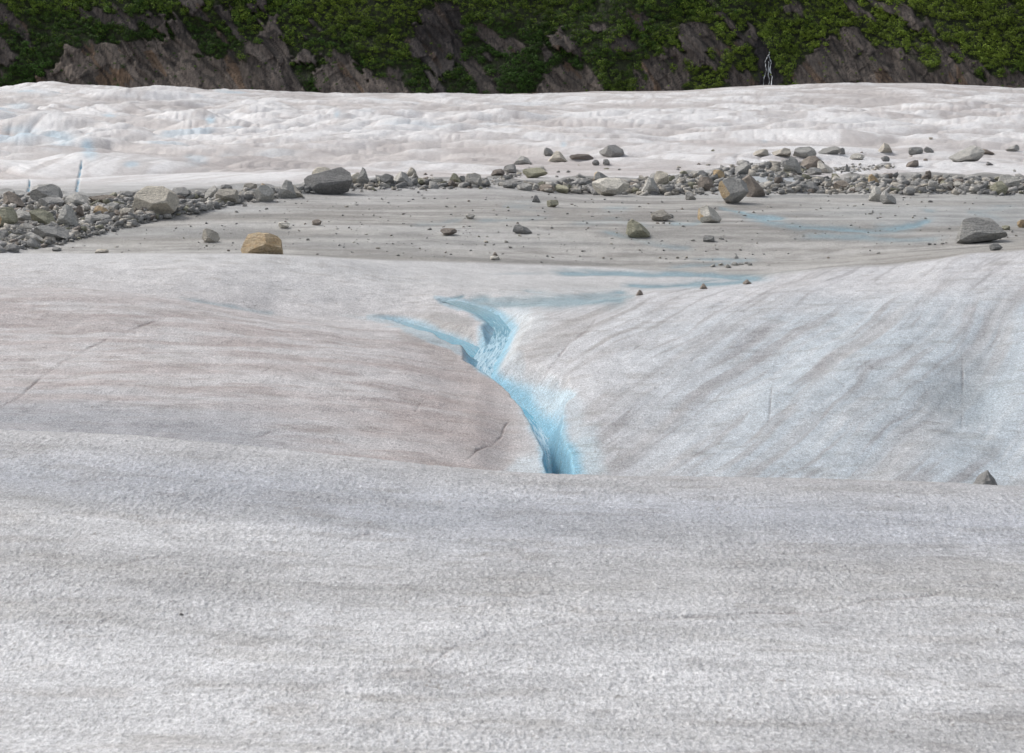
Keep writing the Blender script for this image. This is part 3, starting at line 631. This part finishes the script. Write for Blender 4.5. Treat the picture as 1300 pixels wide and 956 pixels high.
 (1232, 234, 1247, 244, 'd', 'wedl', 'dark stone left of the olive grey boulder'),
 (1284, 224, 1295, 231, 'd', 'block', 'small dark block top of the far right debris'),
 (1199, 233, 1210, 241, 't', 'block', 'small tan stone below the orange tipped rock'),
 (1147, 237, 1163, 248, 'g', 'slab', 'grey flat rock right of the twin lobed boulder'),
 (1214, 277, 1268, 309, 'd', 'trap', 'large dark grey boulder with notched top on the right side of open ice'),
 (1292, 279, 1304, 289, 'o', 'round', 'rusty brown rock cut by the right frame edge'),
 (1272, 286, 1283, 292, 'v', 'slab', 'small olive brown stone between notched boulder and right edge'),
 (1256, 309, 1270, 318, 'd', 'flat', 'dark flat stone with pale top above the right white mound'),
 (888, 360, 898, 367, 'b', 'peak', 'small brown cone of gravel by the blue melt channel'),
 (807, 368, 817, 375, 'b', 'peak', 'small brown gravel cone furthest left at the mound edge'),
 (943, 355, 954, 361, 'b', 'peak', 'small brown gravel cone furthest right at the mound edge'),
 (1231, 597, 1271, 619, 'd', 'pyr', 'dark pyramid rock poking up behind the near ice crest'),
]
for r in HAND:
    near = r[1] > 500
    if near:
        o = rock(*r[:7], ymin=0, sink=.25)
        # stands just behind the crest
        y = 46.0; uc = (r[0]+r[2])/2
        o.location = ((uc-UC)/F*y, y, V0*0-(619-V0)/F*y-.06)
    else: rock(*r[:7], ymin=E if r[1] < 350 else 96)

# second tier: stones one can still count in the debris, copies of a few shapes
VAR = []
for i, (k, c) in enumerate([('block', 'g'), ('peak', 'g'), ('wedl', 'd'), ('slab', 'd'), ('round', 't'), ('wedr', 'p'), ('flat', 'v'), ('peak', 'b'), ('slab', 'g'), ('keel', 't'), ('wedr', 'g'), ('shard', 'g')]):
    VAR.append((rock_mesh('stone_mesh', k, 1, .62, .8, 300+i, [MR[c]], detail=1), c))
CN = {'g': 'grey', 'd': 'dark', 't': 'tan', 'p': 'pale', 'v': 'olive', 'b': 'brown'}
def stone(u, v, size_px, where, grp, ymin=E, sink=.2):
    p = hit(u, v, ymin)
    if p is None or p.y > 300: return
    me, c = random.choice(VAR); o = link('stone', me); w = size_px*p.y/F
    o.location = (p.x, p.y+.2*w, ground(p.x, p.y+.2*w)-w*.62*sink*.5); o.scale = (w, w*random.uniform(.7, 1.1), w*random.uniform(.6, 1.15)); o.rotation_euler = (random.uniform(-.2, .2), random.uniform(-.25, .25), random.uniform(0, 6.28))
    tag(o, 'small %s angular stone %s' % (CN[c], where), 'stone', grp+', '+CN[c]); return o
rr = random.Random(5); cnt = 0
occ = [(r[0], r[1], r[2], r[3]) for r in HAND]
def sample(b):
    us = [p[0] for p in b]; vs = [p[1] for p in b]
    while True:
        u = rr.uniform(max(min(us), -10), min(max(us), 1310)); v = rr.uniform(min(vs), max(vs))
        if inpoly(np.array(u), np.array(v), b): return u, v
for b, n, where, grp in ((BANDS[0], 62, 'packed in the left debris ridge', 'small stones of the left debris ridge'), (BANDS[1], 78, 'packed in the right debris band', 'small stones of the right debris band'),
                         (BANDS[2], 12, 'in the thin pebble line on white ice at right', 'stones of the thin pebble line'), (BANDS[3], 11, 'in the short trail running up the white ice', 'stones of the short trail')):
    for _ in range(n):
        u, v = sample(b); stone(u, v+1, rr.uniform(7, 14)*(.85 if b is not BANDS[0] else 1.05)*(1 if b in BANDS[:2] else .75), where, grp)
for u, v, s in [(905, 339, 7), (915, 337, 7), (924, 340, 8), (934, 337, 8), (941, 336, 7), (948, 335, 8), (952, 337, 6), (935, 328, 8)]: stone(u, v, s, 'in the little heap beside the melt channel', 'stones of the little heap')
SC = [(413, 242), (428, 244), (459, 244), (506, 242), (531, 245), (541, 242), (564, 240), (595, 256), (610, 240), (619, 240), (578, 263), (567, 263), (538, 252), (435, 274), (422, 263), (440, 263), (512, 284), (545, 292), (600, 268), (645, 264), (627, 267), (617, 308), (643, 308), (660, 300), (618, 301), (608, 301), (648, 315), (695, 326), (533, 316), (391, 305), (428, 291), (449, 308), (465, 298), (311, 262), (300, 270), (338, 266), (352, 257), (385, 252), (281, 323), (290, 319), (262, 313), (148, 314), (700, 260), (720, 272), (745, 284), (790, 258), (812, 263), (866, 266), (938, 270), (957, 270), (945, 274), (975, 263), (1042, 265), (1105, 272), (1159, 277), (1175, 278), (1206, 291), (1118, 272), (1170, 257), (1181, 257), (1152, 260), (1225, 258), (1085, 262), (868, 288), (880, 306), (918, 300), (916, 304), (940, 318), (1020, 300), (1052, 328), (1115, 322), (783, 296), (777, 303), (835, 284), (842, 284), (850, 284), (776, 310), (812, 318), (838, 328), (846, 329), (860, 328), (872, 328), (766, 328), (775, 329), (1180, 311), (1187, 311), (1197, 310), (1202, 309), (1262, 302), (1270, 304), (1285, 295), (1290, 300), (480, 316), (505, 325)]
for u, v in SC: stone(u, v, rr.uniform(3.2, 6.2), 'scattered on the open dirty ice', 'stones scattered on the open ice', sink=.3)
for u, v in [(861, 216), (862, 213), (887, 209), (899, 210), (930, 212), (1082, 209), (1157, 199), (1175, 204), (1094, 194), (1182, 177), (905, 192), (540, 222), (548, 223), (674, 209), (709, 219), (722, 219), (735, 210), (770, 215), (786, 216), (707, 225), (655, 225), (1288, 218), (1240, 200)]:
    stone(u, v, rr.uniform(4, 7), 'lying alone on the white ice', 'stones lying on the white ice', sink=.3)
tag(stone(230, 781, 7, 'x', 'x', 0), 'little dark chip of rock lying on the near ice', 'stone', 'chips on the near ice')

# rubble: nobody could count it
def shard_soup(name, pts, sizes, mats, label, seed, zf=(.5, .9)):
    r = np.random.default_rng(seed); base = np.array([(1, .8, 0), (1, -.7, .1), (-1, .7, .05), (-.9, -.8, 0), (.8, .6, 1), (.6, -.7, .9), (-.5, .5, 1), (-.85, -.5, .75)], float)
    bm = bmesh.new(); vs = [bm.verts.new(p) for p in base]; bmesh.ops.convex_hull(bm, input=bm.verts); bm.verts.index_update()
    hv = np.array([v.co[:] for v in bm.verts]); hf = np.array([[v.index for v in f.verts] for f in bm.faces]); bm.free()
    n = len(pts); ang = r.uniform(0, 6.28, n); sx = sizes*r.uniform(.4, .6, n); sy = sizes*r.uniform(.3, .55, n); sz = sizes*r.uniform(*zf, n)*.55
    jit = 1+r.uniform(-.3, .3, (n, len(hv), 3)); v = hv[None]*jit; tl = r.uniform(-.7, .7, (n, 1))
    vz = v[..., 2]+v[..., 0]*tl; x = v[..., 0]*sx[:, None]; y = v[..., 1]*sy[:, None]
    X = pts[:, 0:1]+x*np.cos(ang)[:, None]-y*np.sin(ang)[:, None]; Y = pts[:, 1:2]+x*np.sin(ang)[:, None]+y*np.cos(ang)[:, None]; Z = pts[:, 2:3]+(vz-.15)*sz[:, None]
    co = np.stack([X, Y, Z], -1).reshape(-1, 3); fa = (hf[None]+np.arange(n)[:, None, None]*len(hv)).reshape(-1, 3)
    me = bpy.data.meshes.new(name); me.vertices.add(len(co)); me.vertices.foreach_set('co', co.astype(np.float32).ravel())
    me.loops.add(fa.size); me.loops.foreach_set('vertex_index', fa.ravel().astype(np.int32)); me.polygons.add(len(fa)); me.polygons.foreach_set('loop_start', np.arange(0, fa.size, 3, dtype=np.int32))
    me.polygons.foreach_set('material_index', np.repeat(r.integers(0, len(mats), n), len(hf)).astype(np.int32)); me.update(calc_edges=True); me.validate()
    for m in mats: me.materials.append(m)
    return tag(link(name, me), label, 'rubble' if 'rubble' in label else 'pebbles', kind='stuff')
def scatter(polys, counts, s0, s1, ymin=E):
    P = []; Sz = []; LENS = [(925, 231), (960, 225), (1015, 226), (1010, 236), (960, 240), (930, 238)]
    for b, n in zip(polys, counts):
        for _ in range(n):
            u, v = sample(b)
            if (inpoly(np.array(u), np.array(v), LENS) and rr.random() < .8) or (u > 600 and rr.random() < .3): continue
            p = hit(u+rr.gauss(0, 2), v+rr.gauss(0, 1.2), ymin)
            if p is None or p.y > 290: continue
            P.append(p[:]); Sz.append(min(s1, s0*(1/(1-rr.random()*.985))**.72)*p.y/F)
    return np.array(P), np.array(Sz)
mm = [MR[k] for k in 'gggtppgptggdgbvgtd']
P, Z_ = scatter(BANDS[:2], (2600, 3000), 3.3, 15); shard_soup('rubble', P, Z_, mm, 'grey broken rubble filling the debris bands', 3)
P, Z_ = scatter(BANDS[2:], (220, 200), 1.5, 4.5); shard_soup('gravel', P, Z_, mm, 'fine rubble in the thin stone lines on white ice', 4)
OPEN = [[(150, 300), (300, 262), (430, 242), (760, 249), (1300, 249), (1300, 300), (900, 345), (640, 332), (400, 324), (60, 318)]]
P, Z_ = scatter(OPEN, (800,), 1.0, 3.4); shard_soup('pebbles', P, Z_, [MR[k] for k in 'ddbg'], 'tiny dark pebbles sprinkled over the dirty ice', 5)

# ------------------------------------------------------------------ mountainside
HU = np.concatenate([np.linspace(-1600, -70, 60)[:-1], np.arange(-70, 1371, 1.6), np.linspace(1371, 2900, 60)[1:]])
HZ = np.concatenate([np.arange(-24, 19, .24), np.geomspace(19.3, 260, 90)])
hu, hz = np.meshgrid(HU, HZ)
YB = 668.0
hx = (hu-UC)/F*YB
# rock areas as seen on the slope, given in metres across and up from the design sheet
def hpos(u, v): return ((u-UC)/F*YB, -(v-V0)/F*YB)
ROCKP = [([(50, 130), (55, 85), (80, 62), (105, 52), (185, 47), (240, 62), (300, 70), (335, 98), (350, 130)], 1.),
 ([(-60, 40), (0, 42), (32, 70), (30, 78), (-60, 80)], .5), ([(-60, 8), (5, 8), (45, 34), (20, 38), (-60, 24)], .5), ([(85, 6), (130, 8), (205, 22), (215, 38), (150, 36), (95, 22)], .5),
 ([(310, 66), (330, 36), (350, 20), (362, 50), (378, 84), (392, 130), (348, 130), (318, 88)], .6), ([(228, -10), (262, -10), (258, 24), (240, 20)], .4), ([(270, 8), (292, 12), (300, 48), (282, 50)], .5), ([(375, 60), (400, 70), (400, 80), (378, 74)], .5),
 ([(312, -10), (340, -10), (340, 18), (318, 12)], .4),
 ([(398, 130), (402, 92), (432, 72), (455, 80), (470, 92), (505, 84), (532, 130)], .8),
 ([(520, 42), (535, 18), (560, -5), (582, 8), (600, 36), (585, 58), (580, 86), (566, 98), (535, 88), (522, 66)], .25), ([(600, 28), (622, 34), (664, 54), (655, 68), (632, 62), (606, 46)], .55), ([(600, 70), (612, 72), (640, 122), (610, 124), (596, 90)], .55),
 ([(672, 130), (684, 96), (712, 74), (728, 72), (752, 96), (776, 130)], .8), ([(688, 44), (712, 36), (722, 52), (748, 64), (742, 74), (700, 60)], .6), ([(738, 30), (760, 22), (768, 40), (748, 46)], .5), ([(690, 66), (712, 64), (712, 76), (694, 76)], .4),
 ([(808, 130), (812, 76), (840, 64), (868, 90), (880, 130)], .7), ([(800, 18), (830, 14), (838, 34), (810, 36)], .45), ([(776, 54), (800, 44), (814, 60), (796, 64)], .4), 
 ([(860, 40), (868, 24), (890, 26), (932, 64), (930, 78), (910, 58), (890, 66), (904, 82), (880, 76), (864, 60)], .5), ([(925, 130), (928, 88), (950, 92), (960, 130)], .6), ([(928, 52), (948, 50), (948, 62), (932, 62)], .5),
 ([(995, 6), (1012, 4), (1016, 16), (998, 14)], .5), ([(896, 12), (916, 14), (912, 20), (898, 18)], .6),
 ([(1002, 130), (1006, 96), (1020, 64), (1052, 56), (1072, 34), (1090, 34), (1112, 54), (1150, 64), (1180, 88), (1196, 72), (1240, 78), (1262, 94), (1370, 100), (1370, 130)], .65), ([(1108, 4), (1140, 6), (1176, 22), (1194, 46), (1216, 66), (1200, 74), (1178, 50), (1150, 28)], .55), ([(962, 66), (972, 60), (986, 62), (988, 118), (962, 118)], .05)]
hn = fbm(hx*.08, hz*.09, 101, 3); hn2 = fbm(hx*.35, hz*.35, 102, 3)
pu = UC+hx/YB*F; pv = V0-hz/YB*F
ac = hx*.80+hz*.60; al = hx*.60-hz*.80
dn = fbm(ac*.42, al*.10, 108, 4); dn2 = fbm(hx*.3, hz*.35, 109, 3)
rk = np.full(hu.shape, -30.); tone = np.zeros(hu.shape)+.45
for p, t in ROCKP:
    k = (pu > min(a[0] for a in p)-40) & (pu < max(a[0] for a in p)+40)
    d, _, _ = polydist(pu[k], pv[k], p+[p[0]]); ins = inpoly(pu[k], pv[k], p); d = np.where(ins, d, -d)
    tk = tone[k]; rkk = rk[k]; tone[k] = np.where(d > rkk, t, tk); rk[k] = np.maximum(rkk, d)
rk = np.minimum(rk, 18)+dn*16+dn2*9+hn*5-1.0
rk = np.maximum(rk, (fbm(ac*.16+9, al*.05, 103, 4)-.46)*40*np.clip(1.15-sst(300, 1300, pu)*.75, 0, 1)-2)
rk = sst(-1.5, 1.5, rk)
# slabs dip down to the right: across-slab coordinate
slab = billow(ac*.16+.6*fbm(al*.05, ac*.05, 111, 2), al*.03, 104, 3, .55); fine = vn(ac*.9+.8*vn(al*.2, ac*.3, 6), al*.12, 105)
blk = np.floor(al*.18+2*vn(ac*.1, al*.1, 7)); step = _h(blk, np.floor(ac*.22+.6*vn(al*.1, ac*.1, 8)), 9)
big = fbm(hx*.022, hz*.03, 106, 3)
hy = 655+(hz+16)*.95+np.maximum(hz-18, 0)*.35+5*big
hy -= rk*(1.1+2.1*slab+.5*fine+.8*step)
hy -= (1-rk)*(1.1*hn+1.6*fbm(hx*.16, hz*.22, 133, 3))
m_h, nt, b = mat('mountainside_rock'); q = N(nt); geo = q.n('NewGeometry').outputs['Position']; at = q.n('Attribute', attribute_name='tint').outputs['Color']
mp = q.n('Mapping'); q.l(geo, mp.inputs[0]); mp.inputs['Rotation'].default_value = (0, math.radians(-37), 0); mp.inputs['Scale'].default_value = (1.3, .35, .16)
n1 = q.noise(mp.outputs[0], 1.1, 5, .65); n2 = q.noise(geo, .9, 4, .6); n3 = q.noise(geo, 3.0, 3, .6)
c = q.mix(1., at, q.mix(q.mr(n1, .35, .65, 0, 1), (.5, .5, .52), (1.35, 1.33, 1.3)), 'MULTIPLY'); c = q.mix(1., c, q.mix(q.mr(n2, .3, .7, 0, 1), (.7, .7, .7), (1.25, 1.22, 1.2)), 'MULTIPLY')
q.l(c, b.inputs['Base Color']); b.inputs['Roughness'].default_value = .9; q.l(q.bump(q.mul(n1, n3, 'ADD'), .8, .8), b.inputs['Normal'])
hc = np.zeros(hu.shape+(3,)); t3 = tone[..., None]
hc[:] = C(.035, .045, .015)
rc = C(.05, .047, .052)*(1-t3)+C(.27, .24, .205)*t3
rc = rc*(1+.25*fbm(hx*.15, hz*.2, 120, 3)[..., None]); rc = np.where((fbm(ac*.3, al*.08, 121, 3) > .35)[..., None], rc*C(1.12, .92, .72), rc)*C(.60, .56, .55)
rc = rc*(1-.6*(np.abs(fine) < .13)[..., None])*(.7+.6*step[..., None])
hc = hc*(1-rk[..., None])+rc*rk[..., None]
me = grid_mesh('mountain', hx/YB*hy, hy, hz, hc); me.materials.append(m_h)
mt = tag(link('mountain_slope', me), 'dark rocky mountainside with tilted slabs behind the glacier', kind='structure')

# shrubs: leaf tufts, dense thicket on the slope
r2 = np.random.default_rng(21)
m_l, nt, b = mat('alder_leaves'); q = N(nt); at = q.n('Attribute', attribute_name='tint').outputs['Color']; q.l(at, b.inputs['Base Color']); b.inputs['Roughness'].default_value = .75
b.inputs['Specular IOR Level'].default_value = .15
hyx = hx/YB*hy
def hill_idx(n, zlo, zhi):
    x = r2.uniform((-70-UC)/F*YB, (1370-UC)/F*YB, n); z = r2.uniform(zlo, zhi, n)
    j = np.clip(np.searchsorted(HU, UC+x/YB*F), 0, len(HU)-1); i = np.clip(np.searchsorted(HZ, z), 0, len(HZ)-1); return i, j
i, j = hill_idx(17500, -15, 30)
keep = (rk[i, j] < .30) | (r2.random(len(i)) < .06); i, j = i[keep], j[keep]
bx_, by_, bz_ = hyx[i, j], hy[i, j], hz[i, j]; nb_ = len(i)
dens = fbm(bx_*.07, bz_*.09, 131, 3); R_ = np.exp(r2.normal(-.22, .34, nb_))*(1+.35*dens)
R_ = np.where(rk[i, j] > .3, R_*.5, R_)
gm = fbm(bx_*.03+3, bz_*.05, 132, 3)+.25*r2.normal(size=nb_)
yel = np.clip(.25+gm*.8+.15*(bz_-5)/10+.4*sst(-40, 70, bx_), 0, 1)[:, None]
bc = C(.040, .082, .016)*(1-yel)+C(.155, .215, .030)*yel; bc *= np.exp(r2.normal(0, .2, nb_)+.35*fbm(bx_*.12, bz_*.16, 134, 3))[:, None]
TU = 52
d = r2.normal(size=(nb_, TU, 3)); d /= np.linalg.norm(d, axis=2)[..., None]; d[..., 2] = np.maximum(d[..., 2], -.55); d[..., 1] = np.where(d[..., 1] > .3, -d[..., 1], d[..., 1])
lump = 1+.25*np.sin(d[..., 0]*5+bx_[:, None])*np.cos(d[..., 2]*6+bz_[:, None])
rad = R_[:, None]*r2.uniform(.55, 1.05, (nb_, TU))*lump
cx = bx_[:, None]+d[..., 0]*rad*1.15; cy = by_[:, None]-.55+d[..., 1]*rad*.9; cz = bz_[:, None]+.45+d[..., 2]*rad*.85
n_ = d+r2.normal(size=d.shape)*.26; n_ /= np.linalg.norm(n_, axis=2)[..., None]
a_ = np.cross(n_, r2.normal(size=d.shape)); a_ /= np.linalg.norm(a_, axis=2)[..., None]; b_ = np.cross(n_, a_)
ls = (.125+.11*r2.random((nb_, TU)))[..., None]*np.clip(R_, .6, 1.4)[:, None, None]
c0 = np.stack([cx, cy, cz], -1)
co = np.stack([c0-a_*ls, c0-b_*ls*.7, c0+a_*ls, c0+b_*ls*.7], 2).reshape(-1, 3)
nf = nb_*TU; me = bpy.data.meshes.new('thicket'); me.vertices.add(nf*4); me.vertices.foreach_set('co', co.astype(np.float32).ravel())
me.loops.add(nf*4); me.loops.foreach_set('vertex_index', np.arange(nf*4, dtype=np.int32)); me.polygons.add(nf); me.polygons.foreach_set('loop_start', np.arange(0, nf*4, 4, dtype=np.int32)); me.update(calc_edges=True)
lc = bc[:, None]*np.exp(r2.normal(0, .2, (nb_, TU)))[..., None]; c4 = np.ones((nf, 4, 4), np.float32); c4[..., :3] = lc.reshape(-1, 1, 3)
a = me.color_attributes.new('tint', 'FLOAT_COLOR', 'POINT'); a.data.foreach_set('color', c4.ravel()); me.materials.append(m_l)
tag(link('alder_thicket', me), 'dense green alder thicket covering the mountainside', 'shrubs', kind='stuff')

# ------------------------------------------------------------------ waterfall, thin strands down a cleft
m_f, nt, b = mat('falling_water'); b.inputs['Base Color'].default_value = (.55, .58, .60, 1); b.inputs['Roughness'].default_value = .4
bm = bmesh.new(); rf = random.Random(3)
for s0, pts in enumerate([[(977, 66), (976, 72), (979, 79), (977, 88), (980, 97), (979, 112)], [(975, 70), (971, 78), (973, 88), (970, 98), (969, 112)], [(976, 78), (975, 92), (977, 104), (975, 112)]]):
    prev = None
    for k in range(len(pts)*5-4):
        a, t = divmod(k, 5); p = pts[min(a, len(pts)-1)]; p2 = pts[min(a+1, len(pts)-1)]
        u = p[0]+(p2[0]-p[0])*t/5+rf.uniform(-.5, .5); v = p[1]+(p2[1]-p[1])*t/5
        x, z = hpos(u, v); jj = int(np.argmin(np.abs(HU-u))); ii = int(np.argmin(np.abs(HZ-z))); y = hy[max(0, ii-1):ii+2, max(0, jj-1):jj+2].min()-.35
        x = x/YB*y; w = rf.uniform(.02, .2)*(1.2 if s0 == 0 else .7)
        ring = [bm.verts.new((x-w, y, z)), bm.verts.new((x, y-.15, z)), bm.verts.new((x+w, y, z)), bm.verts.new((x, y+.3, z))]
        if prev:
            for e in range(4): bm.faces.new((prev[e], prev[(e+1) % 4], ring[(e+1) % 4], ring[e]))
        prev = ring
me = bpy.data.meshes.new('waterfall'); bm.to_mesh(me); bm.free(); me.materials.append(m_f)
tag(link('waterfall', me), 'thin white waterfall trickling down the dark rock', kind='structure')

# ------------------------------------------------------------------ light
w = bpy.data.worlds.new('World'); S.world = w; w.use_nodes = True; nt = w.node_tree; q = N(nt); nt.nodes.clear()
sky = q.n('TexSky'); sky.sky_type = 'NISHITA'; sky.sun_disc = False; EL = math.radians(44); AZ = math.radians(-50)
sky.sun_elevation = EL; sky.sun_rotation = AZ; sky.dust_density = 4; sky.ozone_density = 1
hs = q.n('HueSaturation'); hs.inputs['Saturation'].default_value = .42; q.l(sky.outputs[0], hs.inputs['Color'])
bg = q.n('Background'); bg.inputs[1].default_value = .125; q.l(hs.outputs[0], bg.inputs[0]); wo = q.n('OutputWorld'); q.l(bg.outputs[0], wo.inputs[0])
ld = bpy.data.lights.new('sun', 'SUN'); ld.energy = 1.3; ld.angle = math.radians(12); ld.color = (1, .985, .965)
lo = link('sun', ld); lo.rotation_euler = Vector((math.sin(AZ)*math.cos(EL), math.cos(AZ)*math.cos(EL), math.sin(EL))).to_track_quat('Z', 'Y').to_euler()

cam = bpy.data.cameras.new('camera'); co_ = link('camera', cam); S.camera = co_
cam.lens = 80; cam.sensor_width = 36; cam.sensor_fit = 'HORIZONTAL'; cam.shift_y = -(478-V0)/1300; cam.clip_end = 5000; cam.clip_start = .1
co_.rotation_euler = (math.pi/2, 0, 0)
cam.dof.use_dof = True; cam.dof.focus_distance = 95; cam.dof.aperture_fstop = 4.0
S.view_settings.view_transform = 'Standard'; S.view_settings.look = 'None'; S.view_settings.gamma = 1; S.view_settings.exposure = 0.36
S.render.resolution_x = 1024; S.render.resolution_y = 753
print('verts', X2.size, 'rocks', len([o for o in S.objects if o.name.startswith(('rock', 'boulder', 'stone'))]))
